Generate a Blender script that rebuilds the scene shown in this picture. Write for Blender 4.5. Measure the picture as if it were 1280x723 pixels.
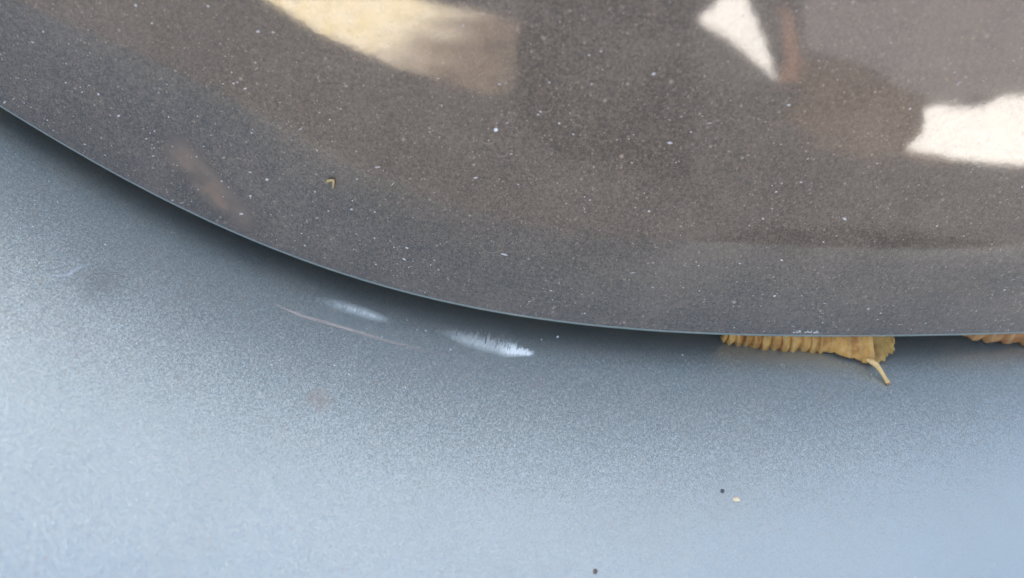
import bpy, bmesh, math, random
import numpy as np
from mathutils import Vector, Matrix

random.seed(7); RNG = np.random.default_rng(7)
SC = bpy.context.scene
COL = SC.collection
for o in list(bpy.data.objects): bpy.data.objects.remove(o)

# ------------------------------------------------------------------ camera
PITCH = math.radians(42)
CAM = Vector((0.0, -0.14862897, 0.13382612))
cd = bpy.data.cameras.new('camera'); cam = bpy.data.objects.new('camera', cd); COL.objects.link(cam)
cam.location = CAM; cam.rotation_euler = (math.pi/2 - PITCH, 0, 0)
cd.lens = 30; cd.sensor_width = 36; cd.clip_start = .005; cd.clip_end = 500
cd.dof.use_dof = True; cd.dof.focus_distance = .197; cd.dof.aperture_fstop = 10
SC.camera = cam

# ------------------------------------------------------------------ sky, sun, exposure
SUN_EL, SUN_AZ = math.radians(36), math.radians(-18)
w = bpy.data.worlds.new('World'); SC.world = w; w.use_nodes = True
nt = w.node_tree; bg = nt.nodes['Background']
sky = nt.nodes.new('ShaderNodeTexSky'); sky.sky_type = 'NISHITA'; sky.sun_disc = False
sky.sun_elevation = SUN_EL; sky.sun_rotation = SUN_AZ
sky.air_density = 0.7; sky.dust_density = 7; sky.ozone_density = 0
nt.links.new(sky.outputs[0], bg.inputs[0]); bg.inputs[1].default_value = .10
sd = bpy.data.lights.new('sun', 'SUN'); sd.energy = 5; sd.angle = math.radians(.5); sd.color = (1, .95, .87)
sun = bpy.data.objects.new('sun', sd); COL.objects.link(sun)
sv = Vector((math.sin(SUN_AZ)*math.cos(SUN_EL), math.cos(SUN_AZ)*math.cos(SUN_EL), math.sin(SUN_EL)))
sun.rotation_euler = sv.to_track_quat('Z', 'Y').to_euler(); sun.location = sv*10
vs = SC.view_settings
SC.display_settings.display_device = 'sRGB'
vs.view_transform = 'Standard'; vs.look = 'None'; vs.gamma = 1; vs.use_curve_mapping = False
vs.exposure = 3.15

# ------------------------------------------------------------------ helpers
def link(name, verts, faces, mat, parent=None, smooth=True, uv=None):
    me = bpy.data.meshes.new(name); me.from_pydata([tuple(map(float, v)) for v in verts], [], faces); me.update()
    if smooth:
        me.polygons.foreach_set('use_smooth', [True]*len(me.polygons))
    if uv is not None:
        l = me.uv_layers.new(name='UVMap')
        for lp in me.loops: l.data[lp.index].uv = uv[lp.vertex_index]
    if mat: me.materials.append(mat)
    o = bpy.data.objects.new(name, me); COL.objects.link(o)
    if parent: o.parent = parent
    return o
def grid_faces(nu, nv, off=0, flip=False):
    f = []
    for i in range(nu-1):
        for j in range(nv-1):
            a = off+i*nv+j; q = (a, a+nv, a+nv+1, a+1)
            f.append(q[::-1] if flip else q)
    return f
def tag(o, label=None, cat=None, group=None, kind=None):
    if label: o['label'] = label
    if cat: o['category'] = cat
    if group: o['group'] = group
    if kind: o['kind'] = kind
    return o
def empty(name, loc=(0, 0, 0)):
    o = bpy.data.objects.new(name, None); COL.objects.link(o); o.location = loc; o.empty_display_size = .01
    return o
def tube(path, radii, n=8, cap=True):
    P = [Vector(p) for p in path]; V = []; F = []
    up = Vector((0, 0, 1)); 
    for i, p in enumerate(P):
        t = (P[min(i+1, len(P)-1)]-P[max(i-1, 0)]).normalized()
        a = t.cross(up); a = a.normalized() if a.length > 1e-4 else Vector((1, 0, 0)); b = t.cross(a)
        for k in range(n):
            q = 2*math.pi*k/n; V.append(p+(a*math.cos(q)+b*math.sin(q))*radii[i])
    for i in range(len(P)-1):
        for k in range(n):
            F.append((i*n+k, i*n+(k+1) % n, (i+1)*n+(k+1) % n, (i+1)*n+k))
    if cap: F.append(tuple(range(n))[::-1]); F.append(tuple(range((len(P)-1)*n, len(P)*n)))
    return V, F

class N:                                       # small node-graph helper
    def __init__(s, name):
        s.m = bpy.data.materials.new(name); s.m.use_nodes = True; s.t = s.m.node_tree
        s.t.nodes.clear(); s.out = s.t.nodes.new('ShaderNodeOutputMaterial')
    def n(s, typ, **kw):
        o = s.t.nodes.new('ShaderNode'+typ)
        for k, v in kw.items():
            setattr(o, k, v)
        return o
    def set(s, sock, v):
        if isinstance(v, bpy.types.NodeSocket): s.t.links.new(v, sock)
        elif v is not None:
            try: sock.default_value = v
            except Exception: sock.default_value = tuple(v)+(1,)
    def math(s, op, a, b=None, c=None, clamp=False):
        o = s.n('Math', operation=op); o.use_clamp = clamp
        s.set(o.inputs[0], a); s.set(o.inputs[1], b); s.set(o.inputs[2], c); return o.outputs[0]
    def vmath(s, op, a, b=None, sc=None):
        o = s.n('VectorMath', operation=op); s.set(o.inputs[0], a); s.set(o.inputs[1], b)
        if sc is not None: s.set(o.inputs['Scale'], sc)
        return o.outputs['Value'] if op in ('DISTANCE', 'LENGTH', 'DOT_PRODUCT') else o.outputs[0]
    def smooth(s, v, a, b, lo=0., hi=1.):
        o = s.n('MapRange', interpolation_type='SMOOTHSTEP'); s.set(o.inputs[0], v)
        for k, x in zip((1, 2, 3, 4), (a, b, lo, hi)): s.set(o.inputs[k], x)
        return o.outputs[0]
    def mix(s, f, a, b):
        o = s.n('Mix', data_type='RGBA'); s.set(o.inputs[0], f); s.set(o.inputs[6], a); s.set(o.inputs[7], b); return o.outputs[2]
    def noise(s, vec, scale, detail=3, rough=.5, dist=0):
        o = s.n('TexNoise'); s.set(o.inputs['Vector'], vec); o.inputs['Scale'].default_value = scale
        o.inputs['Detail'].default_value = detail; o.inputs['Roughness'].default_value = rough; o.inputs['Distortion'].default_value = dist
        return o.outputs[0]
    def voro(s, vec, scale, rnd=1.):
        o = s.n('TexVoronoi'); s.set(o.inputs['Vector'], vec); o.inputs['Scale'].default_value = scale; o.inputs['Randomness'].default_value = rnd
        return o
    def coord(s, k='Object'): return s.n('TexCoord').outputs[k]
    def sep(s, v): o = s.n('SeparateXYZ'); s.set(o.inputs[0], v); return o.outputs
    def done(s, sh): s.t.links.new(sh, s.out.inputs[0]); return s.m

def simple(name, col, rough=.7, var=.2, scale=30, spec=.3, trans=0):
    g = N(name); p = g.n('BsdfPrincipled'); c = g.coord()
    k = g.noise(c, scale, 5, .6)
    g.set(p.inputs['Base Color'], g.mix(k, [x*(1-var) for x in col]+[1], [min(1, x*(1+var)) for x in col]+[1]))
    p.inputs['Roughness'].default_value = rough; p.inputs['Specular IOR Level'].default_value = spec
    return g.done(p.outputs[0])

# ------------------------------------------------------------------ shapes of the car's rear
X0, RX, TAL, RZ = .05, .60, math.tan(math.radians(5)), 1.2
CE = [120.30945886835758, -14.892234943901045, -6.992170893826188, 1.4462997792049352, -0.13752864117952757, -0.00774588417461568]
DE = np.polyder(CE)
def Yp(x, z): return ((x-X0)**2-X0**2)/(2*RX)+z*TAL+z*z/(2*RZ)
def ze(x):
    if x < -.12: return np.polyval(CE, -.12)-np.polyval(DE, -.12)*.15*(1-math.exp((x+.12)/.15))
    if x > .13: return np.polyval(CE, .13)+np.polyval(DE, .13)*.15*(1-math.exp(-(x-.13)/.15))
    return np.polyval(CE, x)
GAP, RB, T0 = .007, .38, math.radians(4)
def hb(s):
    dip = 3.5*max(0, .008-max(s, -.014))**2
    if s < 0: return math.tan(T0)*s*.4+dip
    return dip+RB*(math.cos(T0)-math.sqrt(max(0, 1-(math.sin(T0)+s/RB)**2)))
def zb(x, y):
    e = ze(x); s = Yp(x, e)-y; q = min(1, max(0, s/.12)); B = 1-.05*q*q*(3-2*q)
    return (e+.0174)*B-.0174-GAP-hb(s)
def nb(x, y, d=4e-4):
    return Vector((-(zb(x+d, y)-zb(x-d, y))/(2*d), -(zb(x, y+d)-zb(x, y-d))/(2*d), 1)).normalized()
def nl(x, z): return Vector(((x-X0)/RX, -1, TAL+z/RZ)).normalized()

GROUND = -.75
# ------------------------------------------------------------------ paint
def paint(name, lid):
    g = N(name); c = g.coord(); X, Y, Z = g.sep(c)
    # metallic flakes: each tiny cell tilts its own way
    v = g.voro(c, 4600); fl = g.vmath('SUBTRACT', v.outputs['Color'], (.5, .5, .5))
    nor = g.n('NewGeometry').outputs['Normal']
    fn = g.vmath('NORMALIZE', g.vmath('ADD', nor, g.vmath('SCALE', fl, sc=.22 if not lid else .32)))
    big = g.noise(c, 28, 4, .6)
    if lid:
        base = g.mix(big, (.044, .032, .023, 1), (.056, .042, .031, 1))
    else:
        base = g.mix(big, (.365, .422, .393, 1), (.42, .485, .45, 1))
    # dust film and specks: three sizes of settled grains, each cell keeping its own chance and size
    cw = g.vmath('ADD', c, g.vmath('SCALE', g.vmath('SUBTRACT', g.n('TexNoise').outputs[1], (.5, .5, .5)), sc=0))
    patchy = g.noise(c, 45, 5, .65)
    masks = None
    for scale, chance, size in ((1900, .66, .62), (1000, .78, .50), (480, .86, .34), (190, .90, .18)):
        vv = g.voro(c, scale); r = g.sep(vv.outputs['Color'])
        on = g.math('GREATER_THAN', g.math('ADD', r[0], g.math('MULTIPLY', g.math('SUBTRACT', patchy, .5), .5)), chance)
        rad = g.math('MULTIPLY', g.math('ADD', r[1], .35), size*.75)
        spot = g.math('MULTIPLY', g.math('SUBTRACT', 1, g.math('DIVIDE', vv.outputs['Distance'], rad), clamp=True), on)
        spot = g.math('MULTIPLY', spot, g.math('ADD', g.math('MULTIPLY', r[2], 1.0), .35), clamp=True)
        masks = spot if masks is None else g.math('MAXIMUM', masks, spot)
    film = g.math('MULTIPLY', g.smooth(g.math('ADD', g.math('MULTIPLY', g.noise(c, 2800, 2, .6), .6), g.math('MULTIPLY', g.noise(c, 1100, 2, .6), .4)), .36, .66), .26 if lid else .14)
    film = g.math('ADD', film, g.math('MULTIPLY', g.smooth(patchy, .35, .75), .10 if lid else .06))
    dust = g.math('MAXIMUM', g.math('MULTIPLY', masks, .80 if lid else .6), film, clamp=True)
    if lid:                                    # dried rings left by water drops
        rr = random.Random(11); ring = None; wob = g.math('MULTIPLY', g.math('SUBTRACT', g.noise(c, 700, 2, .5), .5), .0007)
        for cx, cz, rad in [(.0065, .0463, .0018), (-.0045, .0125, .0026)]+[(rr.uniform(-.10, .11), rr.uniform(.005, .065), rr.uniform(.0007, .0017)) for _ in range(6)]:
            dd = g.math('ADD', g.vmath('DISTANCE', c, (cx, Yp(cx, cz), cz)), wob)
            q = g.smooth(g.math('ABSOLUTE', g.math('SUBTRACT', dd, rad)), .00005, .0003, 1, 0)
            q = g.math('MULTIPLY', q, g.smooth(g.math('SUBTRACT', Z, cz), -rad, rad*.8, .36, .05))
            ring = q if ring is None else g.math('MAXIMUM', ring, q)
        dust = g.math('MAXIMUM', dust, ring)
    if lid:
        # mottled brown band near the lower left edge
        a = Vector((-.0745, .0115, .0315)); 
        n1 = g.noise(g.vmath('MULTIPLY', c, (1, 1, 1)), 160, 5, .7)
        px = g.math('ADD', g.math('MULTIPLY', g.math('ADD', X, .0690), .594), g.math('MULTIPLY', g.math('SUBTRACT', Z, .0215), -.804))   # along
        py = g.math('ADD', g.math('MULTIPLY', g.math('ADD', X, .0690), .804), g.math('MULTIPLY', g.math('SUBTRACT', Z, .0215), .594))    # across
        py = g.math('ADD', py, g.math('MULTIPLY', g.math('SUBTRACT', n1, .5), .006))
        m = g.math('MULTIPLY', g.smooth(g.math('ABSOLUTE', px), .006, .017, 1, 0), g.smooth(g.math('ABSOLUTE', py), .0008, .0058, 1, 0))
        brown_mask = g.math('MULTIPLY', m, g.smooth(n1, .3, .7, .35, .95))
    else:
        # faint rusty stain and a dull rubbed patch
        n1 = g.noise(c, 400, 4, .7)
        d1 = g.vmath('DISTANCE', c, (-.0421, -.0255, -.009))
        brown_mask = g.math('MULTIPLY', g.smooth(g.math('ADD', d1, g.math('MULTIPLY', g.math('SUBTRACT', n1, .5), .006)), .0005, .0045, 1, 0), .45)
        d3 = g.vmath('DISTANCE', c, (.0060, -.0150, -.0185))
        brown_mask = g.math('MAXIMUM', brown_mask, g.math('MULTIPLY', g.smooth(g.math('ADD', d3, g.math('MULTIPLY', g.math('SUBTRACT', n1, .5), .008)), .0005, .005, 1, 0), .25))
        d2 = g.vmath('DISTANCE', c, (-.0900, -.0088, .0105))
        rub = g.math('MULTIPLY', g.smooth(g.math('ADD', d2, g.math('MULTIPLY', g.math('SUBTRACT', n1, .5), .008)), .001, .008, 1, 0), .26)
        base = g.mix(rub, base, (.05, .055, .06, 1))
    p = g.n('BsdfPrincipled'); g.set(p.inputs['Base Color'], base); g.set(p.inputs['Normal'], fn)
    p.inputs['Metallic'].default_value = .8 if not lid else .45
    p.inputs['Roughness'].default_value = .385 if not lid else .5
    p.inputs['Coat Weight'].default_value = 1 if lid else .25; p.inputs['Coat Roughness'].default_value = .045 if lid else .4
    p.inputs['Coat IOR'].default_value = 1.84 if lid else 1.6
    bmp = g.n('Bump'); bmp.inputs['Strength'].default_value = .12; bmp.inputs['Distance'].default_value = 2e-5
    g.set(bmp.inputs['Height'], g.noise(c, 900, 2, .5)); g.set(p.inputs['Coat Normal'], bmp.outputs[0])
    d = g.n('BsdfDiffuse'); g.set(d.inputs[0], g.mix(brown_mask, (.44, .345, .255, 1), (.30, .19, .125, 1)))
    f = g.math('MAXIMUM', dust, g.math('MULTIPLY', brown_mask, .75 if lid else .9))
    ms = g.n('MixShader'); g.set(ms.inputs[0], f); g.set(ms.inputs[1], p.outputs[0]); g.set(ms.inputs[2], d.outputs[0])
    return g.done(ms.outputs[0])
M_LID = paint('dusty_dark_metallic_paint', True)
M_BUM = paint('blue_grey_metallic_paint', False)
M_HEM = paint('edge_highlight_paint', False)  # paler than the lid: the hem's reflected highlight is put into its colour
M_SHELL = simple('dark_grey_car_paint', (.05, .052, .055), .3, .1, 20, .6)
M_BLACK = simple('black_rubber', (.012, .012, .012), .8, .2, 60)

# ------------------------------------------------------------------ ground
M_ASPH = simple('dark_asphalt', (.044, .044, .047), .9, .4, 5)
def pale_patch_mat():  # colours of the added pale and tan patches mirrored in the lid
    g = N('added_pale_tone'); c = g.coord(); X, Y, Z = g.sep(c)
    k = g.noise(c, 7, 6, .7); k2 = g.noise(c, 2.4, 4, .6); k3 = g.noise(c, 22, 4, .7)
    xw = g.math('ADD', X, g.math('MULTIPLY', g.math('SUBTRACT', k2, .5), 1.2))
    cream = g.mix(g.smooth(k, .38, .62), (.74, .62, .33, 1), (.92, .85, .70, 1))
    col = g.mix(g.smooth(xw, -1.9, -.6, 1, 0), (.90, .89, .86, 1), cream)
    added_brown_patch = g.mix(g.smooth(k, .35, .65), (.11, .085, .065, 1), (.24, .18, .13, 1))
    brown = g.math('MULTIPLY', g.smooth(xw, -1.9, -.95, 0, 1), g.smooth(X, .25, .55, 1, 0))
    col = g.mix(brown, col, added_brown_patch)
    col = g.mix(g.math('MULTIPLY', g.smooth(xw, -1.15, -.45, 0, .75), g.smooth(X, .25, .55, 1, 0)), col, (.05, .047, .045, 1))  # darkens one end so the tan reflection fades out
    col = g.mix(g.math('MULTIPLY', g.smooth(k3, .52, .72), .45), col, g.mix(.6, col, (.30, .26, .20, 1)))
    p = g.n('BsdfPrincipled'); g.set(p.inputs['Base Color'], col); p.inputs['Roughness'].default_value = .9
    return g.done(p.outputs[0])
M_PALE_PATCH = pale_patch_mat()
tag(link('ground', [(-40, -40, GROUND), (40, -40, GROUND), (40, 40, GROUND), (-40, 40, GROUND)], [(0, 1, 2, 3)], M_ASPH, smooth=False), kind='structure')
def slab(name, pts, z0, z1, mat):
    n = len(pts); V = [(x, y, z0) for x, y in pts]+[(x, y, z1) for x, y in pts]
    F = [tuple(range(n, 2*n))]+[(i, (i+1) % n, n+(i+1) % n, n+i) for i in range(n)]
    return tag(link(name, V, F, mat, smooth=False), kind='structure')
def ragged(pts, amp, step=.07, seed=5):
    out = []; rr = random.Random(seed); dev = 0; pts = pts+[pts[0]]
    for (x0, y0), (x1, y1) in zip(pts, pts[1:]):
        n = max(1, int(math.hypot(x1-x0, y1-y0)/step))
        for k in range(n):
            dev = dev*.6+rr.gauss(0, amp); f = k/n; out.append((x0+(x1-x0)*f+dev*.4, y0+(y1-y0)*f+dev))
    return out
M_GREY_PATCH = simple('added_grey_tone', (.13, .121, .122), .9, .5, 2.5)
M_BROWN_PATCH = simple('added_brown_tone', (.078, .062, .050), .95, .7, 3)
M_RED_PATCH = simple('added_red_tone', (.17, .10, .075), .9, .5, 3)
M_DARK_PATCH = simple('added_dark_tone', (.022, .022, .023), .8, .4, 8)
# added ground patches behind the camera, outlined to give the lid its reflected shapes
slab('added_dark_patch', ragged([(-1.19, -8.06), (-.62, -4.15), (-.41, -2.71), (-.13, -2.13), (.38, -1.93), (.62, -3.43), (.77, -4.96), (1.44, -8.58)], .03), GROUND, GROUND+.004, M_DARK_PATCH)
slab('added_grey_patch', ragged([(2.8, -8.33), (1.57, -4.22), (1.74, -3.74), (1.80, -3.22), (1.76, -2.68), (1.91, -2.51), (2.15, -2.58), (2.44, -2.44), (6, -5.5), (12, -14), (4.5, -14)], .05), GROUND, GROUND+.004, M_GREY_PATCH)
slab('added_brown_patch', ragged([(1.23, -3.45), (1.47, -3.72), (1.72, -3.70), (1.75, -3.24), (1.75, -2.69), (1.65, -2.41), (1.45, -2.13), (1.36, -2.06), (1.13, -2.17), (.95, -2.27)], .09), GROUND, GROUND+.008, M_BROWN_PATCH)
slab('added_red_patch', ragged([(1.83, -5.95), (1.97, -5.92), (1.68, -4.84), (1.43, -3.98), (1.20, -3.27), (1.14, -3.32), (1.34, -4.0), (1.58, -4.87)], .03), GROUND, GROUND+.012, M_RED_PATCH)
slab('added_pale_patch', ragged([(2.3, -10), (1.74, -8.55), (1.21, -6.26), (.92, -5.54), (.94, -5.21), (1.04, -4.74), (1.07, -4.12), (1.10, -3.71), (1.11, -3.34), (1.18, -3.70), (1.27, -4.23), (1.41, -5.09), (1.60, -6.32), (2.02, -8.52), (2.6, -10)], .012), GROUND, GROUND+.016, M_PALE_PATCH)
slab('added_pale_patch', ragged([(1.36, -2.06), (1.46, -2.14), (1.62, -2.36), (1.69, -2.53), (1.79, -2.55), (1.87, -2.45), (1.98, -2.44), (2.11, -2.51), (2.20, -2.50), (2.34, -2.37), (3.4, -1.6), (3.1, -.8), (1.78, -1.63), (1.71, -1.71), (1.53, -1.90)], .009), GROUND, GROUND+.016, M_PALE_PATCH)
slab('added_tan_patch', ragged([(-6, -7.2), (-3.61, -5.2), (-2.43, -4.16), (-1.77, -3.67), (-1.27, -3.32), (-.88, -3.09), (-.66, -2.99), (-.45, -2.95), (-.63, -4.15), (-.73, -5.01), (-1.22, -5.55), (-1.68, -5.68), (-2.02, -5.93), (-2.37, -6.51), (-4, -9)], .018), GROUND, GROUND+.012, M_PALE_PATCH)

# ------------------------------------------------------------------ car
car = tag(empty('car', (0, .3, GROUND)), 'dusty dark metallic car seen close at the curved gap between lid and bumper', 'car')
def cp(o):                                     # keep world placement under the car's empty
    o.parent = car; o.matrix_parent_inverse = Matrix.Translation(-Vector(car.location)); return o
def xs_list():
    a = list(np.linspace(-.70, -.17, 22))[:-1]+list(np.linspace(-.17, .17, 190))+list(np.linspace(.17, .70, 22))[1:]
    return a
XS = xs_list()
# lid: outer skin, folded hem along its curved lower edge, inner return
HR = .0012; V = []; nv = None; HEM = []
for x in XS:
    e = ze(x)+.0004; d = 1e-3
    tx = Vector((2*d, Yp(x+d, ze(x+d))-Yp(x-d, ze(x-d)), ze(x+d)-ze(x-d))).normalized()
    n = nl(x, e); t = tx.cross(n).normalized()
    if t.z > 0: t = -t
    col = []
    for v in [0, .25, .5, .75, 1]:             # deck on top of the lid, running forward
        pass
    zt = .55
    ztop = [zt+.03*math.sin(a) for a in np.linspace(math.pi/2, 0, 6)]
    y0 = Yp(x, zt)
    col.append(Vector((x, y0+.40, zt+.045)))
    for a in np.linspace(math.pi/2, 0.15, 6): col.append(Vector((x, y0+.03-.03*math.cos(a), zt+.03*math.sin(a))))
    for v in np.linspace(1, 0, 60):
        z = e+(zt-e)*v**1.9; col.append(Vector((x, Yp(x, z), z)))
    p = col[-1]; cc = p-n*HR
    HEM.append([cc+(n*math.cos(a)+t*math.sin(a))*HR for a in np.linspace(0, math.pi, 14)])
    q = HEM[-1][-1]; HEM[-1] += [q-t*(.012*k)-n*(.004*k) for k in (1, 2, 3, 4)]
    nv = len(col); V += col
lid = cp(link('lid_panel', V, grid_faces(len(XS), nv), M_LID))
hem = link('folded_edge', [p for c_ in HEM for p in c_], grid_faces(len(XS), len(HEM[0])), M_HEM); hem.parent = lid
lid['label'] = 'dusty dark upper panel with curved folded lower edge'
# bumper: shelf running under the lid, rounding over towards the viewer and down
V = []
ss = list(np.linspace(-.045, 0, 12))+list(np.linspace(0, .12, 70))[1:]
for x in XS:
    y0 = Yp(x, ze(x)); col = []
    zz = zb(x, y0+.045); col.append(Vector((x, y0+.047, zz+.055))); col.append(Vector((x, y0+.046, zz+.02)))
    for s in ss: col.append(Vector((x, y0-s, zb(x, y0-s))))
    p = col[-1]
    d = col[-1]-col[-2]; a0 = math.atan2(-d.z, -d.y); R2 = .10
    for a in np.linspace(a0, math.radians(92), 16)[1:]: col.append(Vector((x, p.y-R2*(math.sin(a)-math.sin(a0)), p.z-R2*(math.cos(a0)-math.cos(a)))))
    p = col[-1]; col.append(Vector((x, p.y+.01, -.35))); col.append(Vector((x, p.y+.06, -.48)))
    nv = len(col); V += col
bum = cp(link('bumper', V, grid_faces(len(XS), nv, flip=True), M_BUM))
bum['label'] = 'blue grey metallic bumper surface with pale scuffs and scratch'
# rest of the car, forward of the lid
prof = [(.30, -.45), (.50, .50), (.70, .57), (1.15, .72), (2.2, .74), (2.95, .36), (3.9, .2), (4.1, -.05), (4.05, -.5), (.36, -.5)]
bmh = bmesh.new(); L = []
for x, k in ((-.80, .0), (-.76, .02), (.76, .02), (.80, .0)):
    L.append([bmh.verts.new((x*(1 if y < .5 else 1), y+(.06 if abs(x) > .78 else 0), z)) for y, z in prof])
for a, b in zip(L, L[1:]):
    for i in range(len(prof)): bmh.faces.new((a[i], a[(i+1) % len(prof)], b[(i+1) % len(prof)], b[i]))
bmh.faces.new(L[0][::-1]); bmh.faces.new(L[-1]); bmesh.ops.recalc_face_normals(bmh, faces=bmh.faces)
me = bpy.data.meshes.new('body_shell'); bmh.to_mesh(me); bmh.free(); me.materials.append(M_SHELL)
sh = bpy.data.objects.new('body_shell', me); COL.objects.link(sh); cp(sh)
def wheel(x, y):
    V = []; F = []; pr = [(-.10, .17), (-.10, .27), (-.07, .31), (.07, .31), (.10, .27), (.10, .17)]; n = 28
    for k in range(n):
        a = 2*math.pi*k/n
        for dx, r in pr: V.append((x+dx, y+r*math.cos(a), GROUND+.31+r*math.sin(a)))
    m = len(pr)
    for k in range(n):
        for j in range(m-1): F.append((k*m+j, ((k+1) % n)*m+j, ((k+1) % n)*m+j+1, k*m+j+1))
    F.append(tuple(k*m for k in range(n))); F.append(tuple(k*m+m-1 for k in range(n))[::-1])
    return cp(link('wheel', V, F, M_BLACK, smooth=False))
for x in (-.68, .68):
    for y in (.95, 3.4): wheel(x, y)

# ------------------------------------------------------------------ marks on the bumper: thin torn-up paint, following the surface
def scuff_mat(name, col, kind):
    g = N(name); u, v, _ = g.sep(g.coord('UV'))
    vec = g.n('CombineXYZ'); g.set(vec.inputs[0], g.math('MULTIPLY', u, 48 if kind != 'scratch' else 8)); g.set(vec.inputs[1], g.math('MULTIPLY', v, 1.3))
    st = g.noise(vec.outputs[0], 1.0, 5, .7, .5)
    vc = g.math('ABSOLUTE', g.math('MULTIPLY', g.math('SUBTRACT', v, .5), 2))
    if kind == 'scratch':
        m = g.math('MULTIPLY', g.smooth(vc, .1, 1, 1, 0), g.smooth(st, .25, .6))
        m = g.math('MULTIPLY', m, g.math('MULTIPLY', g.smooth(u, 0, .14), g.smooth(u, .25, 1, 1, 0)))
        m = g.math('MULTIPLY', m, .8)
    elif kind == 'soft':
        m = g.math('MULTIPLY', g.smooth(g.math('ADD', vc, g.math('MULTIPLY', g.math('SUBTRACT', st, .5), .7)), -.1, .9, 1, 0), g.smooth(st, .25, .7, .15, 1))
        m = g.math('MULTIPLY', m, g.math('MULTIPLY', g.smooth(u, 0, .6), g.smooth(u, .75, 1, 1, 0))); m = g.math('MULTIPLY', m, .85)
    else:
        # upper side frayed, lower side crisp, strongest at the far end
        top = g.smooth(g.math('ADD', v, g.math('MULTIPLY', g.math('SUBTRACT', st, .5), 1.9)), .38, .82, 1, 0)
        m = g.math('MULTIPLY', g.math('MULTIPLY', top, g.smooth(v, .0, .36)), g.smooth(st, .25, .62, .4, 1))
        amp = g.math('ADD', g.math('MULTIPLY', g.smooth(u, 0, .5), .62), g.math('MULTIPLY', g.smooth(u, .66, .84), .8))
        m = g.math('MULTIPLY', m, g.math('MULTIPLY', amp, g.smooth(u, .93, 1, 1, 0)), clamp=True)
    t = g.n('BsdfTransparent'); d = g.n('BsdfDiffuse'); g.set(d.inputs[0], tuple(col)+(1,))
    ms = g.n('MixShader'); g.set(ms.inputs[0], m); g.set(ms.inputs[1], t.outputs[0]); g.set(ms.inputs[2], d.outputs[0])
    return g.done(ms.outputs[0])
def mark(name, pts, widths, mat, label):
    P = np.array(pts); t = np.linspace(0, 1, len(P)); tt = np.linspace(0, 1, 60)
    xs = np.interp(tt, t, P[:, 0]); ys = np.interp(tt, t, P[:, 1]); ww = np.interp(tt, np.linspace(0, 1, len(widths)), widths)
    k = np.ones(9)/9
    pad = lambda a: np.convolve(np.pad(a, 4, mode='reflect', reflect_type='odd'), k, 'valid')
    xs, ys = pad(xs), pad(ys); V = []; uv = []; m = 9
    for i in range(60):
        dx = xs[min(i+1, 59)]-xs[max(i-1, 0)]; dy = ys[min(i+1, 59)]-ys[max(i-1, 0)]; l = math.hypot(dx, dy)
        for j in range(m):
            o = (j/(m-1)-.5)*ww[i]; x = xs[i]-dy/l*o; y = ys[i]+dx/l*o
            V.append(Vector((x, y, zb(x, y)))+nb(x, y)*.00012); uv.append((tt[i], j/(m-1)))
    o = link(name, V, grid_faces(60, m, flip=True), mat, uv=uv)
    o.parent = bum; o.matrix_parent_inverse = Matrix.Translation(-Vector(car.location)) if False else Matrix.Identity(4)
    o['label'] = label
    return o
mark('scuff_mark', [(-.0500, .0020), (-.0423, .0013), (-.0357, .0003), (-.0280, -.0014)], [.0030, .0056, .0056, .0030], scuff_mat('worn_pale_scuff', (.88, .90, .80), 'soft'), 'soft pale scuff nearer the left')
mark('scuff_mark', [(-.0195, -.0008), (-.0117, -.0026), (-.0039, -.0040), (.0058, -.0058)], [.003, .0060, .0074, .0080, .0022], scuff_mat('white_torn_scuff', (.93, .94, .82), 'hard'), 'brighter frayed white scuff')
mark('scratch', [(-.0570, -.0025), (-.0487, -.0044), (-.0396, -.0054), (-.0302, -.0070), (-.0180, -.0087), (-.0070, -.0102)], [.0009, .0014, .0016, .0014, .0009], scuff_mat('brownish_scratch', (.66, .55, .45), 'scratch'), 'thin brownish curved scratch')
mark('scratch', [(-.0990, -.0112), (-.0960, -.0096), (-.0946, -.0064), (-.0916, -.0042)], [.0008, .0013, .0013, .0008], scuff_mat('pale_scratch', (.66, .68, .66), 'scratch'), 'short pale hooked scratch at far left')

# ------------------------------------------------------------------ dry leaves in the gap
def leaf_mat(name, c1, c2, c3):
    g = N(name); u, v, _ = g.sep(g.coord('UV')); c = g.coord()
    k = g.noise(c, 500, 5, .65); k2 = g.noise(c, 140, 3, .6)
    col = g.mix(g.smooth(k, .3, .7), c1+(1,), c2+(1,)); col = g.mix(g.math('MULTIPLY', g.smooth(k2, .42, .62), .9), col, c3+(1,))
    at = g.n('Attribute', attribute_name='vein')
    col = g.mix(at.outputs['Fac'], col, g.mix(.55, col, (.62, .46, .22, 1)))
    p = g.n('BsdfPrincipled'); g.set(p.inputs['Base Color'], col); p.inputs['Roughness'].default_value = .75; p.inputs['Specular IOR Level'].default_value = .25
    b = g.n('Bump'); b.inputs['Strength'].default_value = .5; b.inputs['Distance'].default_value = 1e-4; g.set(b.inputs['Height'], g.noise(c, 2500, 3, .6)); g.set(p.inputs['Normal'], b.outputs[0])
    tr = g.n('BsdfTranslucent'); g.set(tr.inputs[0], col); ms = g.n('MixShader'); ms.inputs[0].default_value = .25
    g.set(ms.inputs[1], p.outputs[0]); g.set(ms.inputs[2], tr.outputs[0])
    return g.done(ms.outputs[0])
M_LEAF = leaf_mat('dry_yellow_leaf', (.62, .33, .08), (.76, .46, .15), (.38, .16, .045))
M_LEAFI = leaf_mat('dry_leaf_inner_side', (.46, .28, .075), (.58, .37, .12), (.32, .15, .045))
M_LEAF2 = leaf_mat('dry_tan_leaf', (.52, .26, .10), (.62, .36, .15), (.42, .18, .07))
M_STALK = simple('dry_leaf_stalk', (.74, .50, .20), .7, .25, 900)
from mathutils import noise as mnz
def solid(o, th):
    m = o.modifiers.new('thick', 'SOLIDIFY'); m.thickness = th; m.offset = -1
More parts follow.
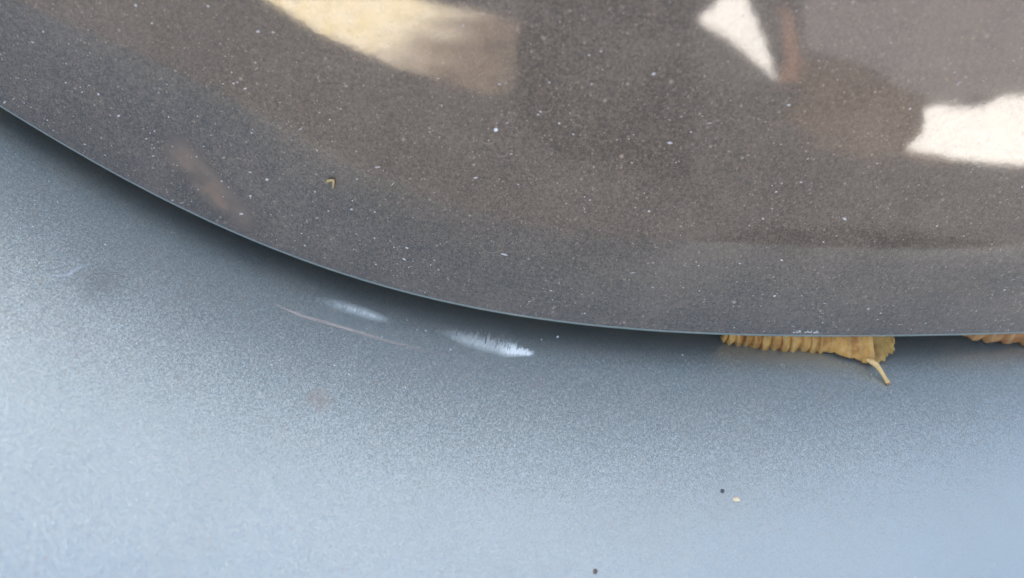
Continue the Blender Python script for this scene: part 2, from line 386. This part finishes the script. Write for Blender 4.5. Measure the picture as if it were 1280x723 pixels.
def blade(name, margin, ztop, ytop, pleats, amp, serr, mat, parent, mid=.35, nu=220, nv=26, grow=None):
    """Pleated side of a curled leaf: from its toothed lower margin up and back under the lid."""
    M = np.array(margin); l = np.r_[0, np.cumsum(np.linalg.norm(np.diff(M, axis=0), axis=1))]; l /= l[-1]
    V = []; uv = []; ve = []
    for i in range(nu):
        u = i/(nu-1); lo = Vector([np.interp(u, l, M[:, k]) for k in range(3)])
        ph = pleats(u); fr = ph-math.floor(ph); fr = (ph+.10*math.sin(9*u)+.06*math.sin(31*u)) % 1; saw = (fr/.22 if fr < .22 else ((1-fr)/.78)**.8)                      # each pleat rises, then drops at the vein
        tri = abs(fr-.5)*2; vein = max(0, 1-abs(fr-.22)/.10)
        for j in range(nv):
            v = j/(nv-1); top = Vector((lo.x-.002*v, max(lo.y+ytop, ytop+.0012), ztop(lo.x)-.0025*max(0, min(1, (u-.7)/.3))))
            p = lo.lerp(top, v); bulge = math.sin(math.pi*min(1, v*1.1))*.0012*(1-max(0, min(1, (u-.55)/.3)))
            gr = math.exp(-(min(fr, 1-fr)/.10)**2)*.0002*(1-max(0, min(1, (u-.55)/.2))); p += Vector((0, gr, 0))
            k = .35+.65*math.sin(math.pi*min(1., v+.18))
            p += Vector((0, -1, .25))*(bulge+amp(u)*(saw-.5)*k*(1-.5*v))
            if v < .25: p += Vector((.0004, -.2*serr(u), -serr(u)))*(saw-.5)*(1-v/.25)
            if v < .2: p += Vector((.2, 0, 1))*.0005*mnz.noise(Vector((u*55, 4, 2)))*(1-v/.2)
            if v < .3: p += Vector((0, .0014, -.0003))*(1-v/.3)**2
            p += Vector((0, 1, 0))*(.00025*math.sin(37*u+9*v)+.0003*mnz.noise(Vector((u*30, v*3, 1))))
            V.append(p); uv.append((u, v)); ve.append(vein*.9)
    o = link(name, V, grid_faces(nu, nv, flip=True), mat, parent, uv=uv)
    at = o.data.attributes.new('vein', 'FLOAT', 'POINT'); at.data.foreach_set('value', ve)
    solid(o, .00018); return o
# nearer leaf, with stalk
lf = tag(empty('leaf', (-.0005, -.0011, .0012)), 'curled yellow brown dry leaf with stalk, caught in the gap under the lid edge', 'leaf')
mg = [(.0530, .0012, -.0193), (.0536, .001, -.0202), (.0550, .001, -.0206), (.05692, .001, -.0204), (.0596, .0005, -.0211), (.06179, 0, -.0216), (.06526, 0, -.0219), (.06743, -.0005, -.0221), (.07127, -.0005, -.0221), (.0758, -.001, -.0215), (.0804, -.002, -.02056), (.08463, -.004, -.02070), (.0875, -.0049, -.0210), (.0893, -.0050, -.0208)]
b1 = blade('blade', mg, lambda x: -.0085, .0048, lambda u: 16.5*u**.93, lambda u: .00115*(1-.8*max(0, min(1, (u-.5)/.3))), lambda u: (.0006+.0003*math.sin(23*u))*(1-max(0, min(1, (u-.6)/.1)))+.0001, M_LEAF, lf)
# inner side of the rolled base, seen past the stalk
lob = [(.0886, -.0046, -.0207), (.0904, -.0040, -.0212), (.0918, -.0030, -.0212), (.0929, -.0023, -.0209), (.09353, -.002, -.0205), (.0943, -.0014, -.0200), (.0948, -.001, -.0193), (.0949, -.0005, -.0185), (.0946, 0, -.0177), (.0944, .0005, -.0168), (.0942, .001, -.0155), (.0940, .0016, -.0125)]
top = [(.0872, .0004, -.0180), (.0872, .0008, -.0160), (.0872, .0011, -.0140), (.0872, .0009, -.0128), (.0876, .0013, -.0124), (.0880, .0016, -.012), (.0884, .0018, -.0118), (.0888, .002, -.0115), (.0893, .002, -.0112), (.0900, .0021, -.011), (.091, .0022, -.0108), (.092, .0024, -.0105)]
V = []; uv = []; ve = []; n = 66; m = 14; L = np.linspace(0, 1, len(lob))
for i in range(n):
    u = i/(n-1); a = Vector([np.interp(u, L, np.array(lob)[:, k]) for k in range(3)]); b = Vector([np.interp(u, L, np.array(top)[:, k]) for k in range(3)])
    tooth = (abs(((u*9) % 1)-.5)*2-.5)*.0007
    for j in range(m):
        v = j/(m-1); p = a.lerp(b, v)+Vector((0, .0022*math.sin(math.pi*v), 0))
        p += (a-b).normalized()*tooth*(1-v)**3+Vector((0, 1, 0))*.0004*math.sin(22*u)*(1-v)
        V.append(p); uv.append((u, v)); ve.append(max(0, 1-abs(((u*4.5) % 1)-.5)/.12)*.5)
b2 = link('curled_lobe', V, grid_faces(n, m), M_LEAFI, lf, uv=uv); at = b2.data.attributes.new('vein', 'FLOAT', 'POINT'); at.data.foreach_set('value', ve); solid(b2, .00018)
st = [(.0868, -.0044, -.0192), (.0880, -.0051, -.0194), (.0890, -.0058, -.0197), (.0899, -.0068, -.0206), (.0906, -.0078, -.0214), (.0911, -.0088, -.0219), (.0914, -.0095, -.0222)]
v_, f_ = tube(st, [.0003, .0007, .0007, .00056, .00048, .0005, .00062], 9); link('stalk', v_, f_, M_STALK, lf)
v_, f_ = tube([(.0914, -.00950, -.0222), (.09152, -.0098, -.02228)], [.0006, .0005], 9); link('stalk_tip', v_, f_, simple('brown_stalk_tip', (.42, .22, .12), .7), lf)
# second leaf, cut by the right edge of the picture
lg = tag(empty('leaf', (-.0005, -.0011, .0012)), 'tan pleated dry leaf under the lid edge, cut off by the right border', 'leaf')
mg2 = [(.1105, .0045, -.0186), (.11482, .0035, -.0203), (.11802, .003, -.02104), (.12048, .003, -.0217), (.12384, .0035, -.02235), (.127, .004, -.0231), (.1316, .0045, -.0243), (.138, .0050, -.0255), (.146, .006, -.0255), (.153, .008, -.0240), (.158, .011, -.0215)]
blade('blade', mg2, lambda x: -.0100, .0050, lambda u: 9.5*u**.80+.3, lambda u: .0011, lambda u: .0005, M_LEAF2, lg)
v_, f_ = tube([(.155, .0095, -.021), (.160, .0105, -.0235), (.165, .0105, -.0262)], [.0005, .0005, .0006], 8); link('stalk', v_, f_, M_STALK, lg)

# ------------------------------------------------------------------ small debris on the paint
def chip(name, c, nrm, size, mat, label, cat, flat=.5, stretch=1., ang=0., seed=0):
    rr = random.Random(seed); bm = bmesh.new(); bmesh.ops.create_icosphere(bm, subdivisions=2, radius=1)
    for v in bm.verts: v.co *= 1+rr.uniform(-.18, .18)
    q = Vector(nrm).to_track_quat('Z', 'Y').to_matrix().to_4x4() @ Matrix.Rotation(ang, 4, 'Z') @ Matrix.Diagonal((size*stretch, size, size*flat, 1))
    bm.transform(q); me = bpy.data.meshes.new(name); bm.to_mesh(me); bm.free(); me.materials.append(mat)
    me.polygons.foreach_set('use_smooth', [True]*len(me.polygons))
    o = bpy.data.objects.new(name, me); COL.objects.link(o); o.location = Vector(c)+Vector(nrm)*size*flat*.6
    return tag(o, label, cat)
def onlid(x, z): return Vector((x, Yp(x, z), z)), nl(x, z)
def onbum(x, y): return Vector((x, y, zb(x, y))), nb(x, y)
M_WHITE = simple('white_grit', (.80, .78, .74), .6, .1, 900)
M_DARK = simple('dark_grit', (.10, .10, .10), .8, .2, 900)
M_FLAKE = simple('pale_yellow_flake', (.80, .66, .42), .7, .2, 900)
M_HUSK = simple('straw_husk', (.55, .40, .17), .7, .3, 1500)
# bent husk
c0, n0 = onlid(-.0397, .0253); hk = tag(empty('husk', c0), 'tiny bent straw coloured husk stuck on the dusty upper panel', 'husk')
def husk(path, rad):
    V, F = tube([Vector((x, 0, z))+n0*(.0003+k) for x, z, k in path], rad, 8); return link('husk_segment', V, F, M_HUSK, hk)
husk([(-.0012, .0000, 0), (-.0007, .0006, .0001), (.0000, .0009, .0003), (.0008, .0008, .0003)], [.00018, .0003, .00027, .0002])
husk([(.0006, .0009, .0003), (.0005, .0002, .0003), (.0003, -.0006, .0001), (.0000, -.0014, 0)], [.00022, .00026, .00026, .00016])
a, b = onlid(-.0033, .0403); chip('grit_grain', a, b, .00042, M_WHITE, 'round bright white grain on the upper panel near its middle', 'grit', .7, seed=3)
a, b = onlid(-.0018, .0097); chip('paint_sliver', a, b, .00022, simple('dull_pale_sliver', (.5, .48, .45), .8), 'pale curved sliver on the upper panel above the gap middle', 'sliver', .4, 3.6, math.radians(-14), 4)
a, b = onbum(.0458, -.0400); chip('dark_speck', a, b, .00042, M_DARK, 'small dark speck beside a yellowish flake on the bumper', 'speck', .5, 1.1, .5, 5)
a, b = onbum(.0486, -.0418); chip('yellow_flake', a, b, .0006, M_FLAKE, 'faint yellowish flake beside the dark speck on the bumper', 'flake', .2, 1.5, -.3, 6)
a, b = onbum(.0169, -.0581); chip('brown_speck', a, b, .00045, simple('brown_grit', (.16, .12, .09), .8), 'small brown speck low on the bumper at the bottom border', 'speck', .5, 1.2, .9, 8)
a, b = onbum(.0113, .0005); chip('gap_grain', a, b, .00028, M_WHITE, 'tiny pale grain in the dark gap right of the scuffs', 'grit', .8, seed=9)

# loose dust: thousands of grains, one object
from mathutils import noise as mnoise
def clump(p, k=60): return mnoise.noise(Vector(p)*k)*.5+mnoise.noise(Vector(p)*k*4)*.35+.5
V = []; F = []
octa = [(1, 0, 0), (-1, 0, 0), (0, 1, 0), (0, -1, 0), (0, 0, 1)]; of = [(0, 2, 4), (2, 1, 4), (1, 3, 4), (3, 0, 4)]
def grain(p, n, r, st, ang):
    M = n.to_track_quat('Z', 'Y').to_matrix() @ Matrix.Rotation(ang, 3, 'Z'); k = len(V)
    for a in octa: V.append(p+M @ Vector((a[0]*r*st, a[1]*r, a[2]*r*.6)))
    for f in of: F.append(tuple(k+i for i in f))
for i in range(5600):
    x = random.uniform(-.20, .20); z = ze(x)+.001+random.random()**1.1*.13
    p, n = onlid(x, z)
    if random.random() > max(0, clump(p))**1.6*1.15: continue
    r = min(.00038, .000085*math.exp(random.gauss(0, .55)))
    grain(p, n, r, 1+abs(random.gauss(0, .7)), random.uniform(-.6, .6))
for i in range(26):                                                           # fibres and slivers
    x = random.uniform(-.20, .20); z = ze(x)+.001+random.random()*.10
    p, n = onlid(x, z); grain(p, n, random.uniform(.00006, .00011), random.uniform(5, 11), random.gauss(0, .5))
for i in range(4200):
    x = random.uniform(-.20, .20); y = Yp(x, ze(x))-random.uniform(-.006, .11)
    p, n = onbum(x, y)
    if random.random() > max(0, clump(p))**1.6*1.15: continue
    r = min(.0003, .000085*math.exp(random.gauss(0, .5)))
    grain(p, n, r, 1+abs(random.gauss(0, .5)), random.uniform(-1.5, 1.5))
for cx, cz, s in ((.0712, -.0118, .0012), (.0732, -.0119, .0008), (.0688, -.0117, .0006)):   # pale crust along the hem above the leaf
    for k in range(14):
        x = cx+random.gauss(0, s*.6); z = cz+abs(random.gauss(0, .0003)); p, n = onlid(x, z); grain(p, n, random.uniform(.0001, .00022), 1.5, random.uniform(-1, 1))
dust = link('dust', V, F, simple('grey_dust', (.52, .49, .45), .8, .6, 300), smooth=False); tag(dust, 'fine pale dust grains scattered over both painted panels', 'dust', kind='stuff')
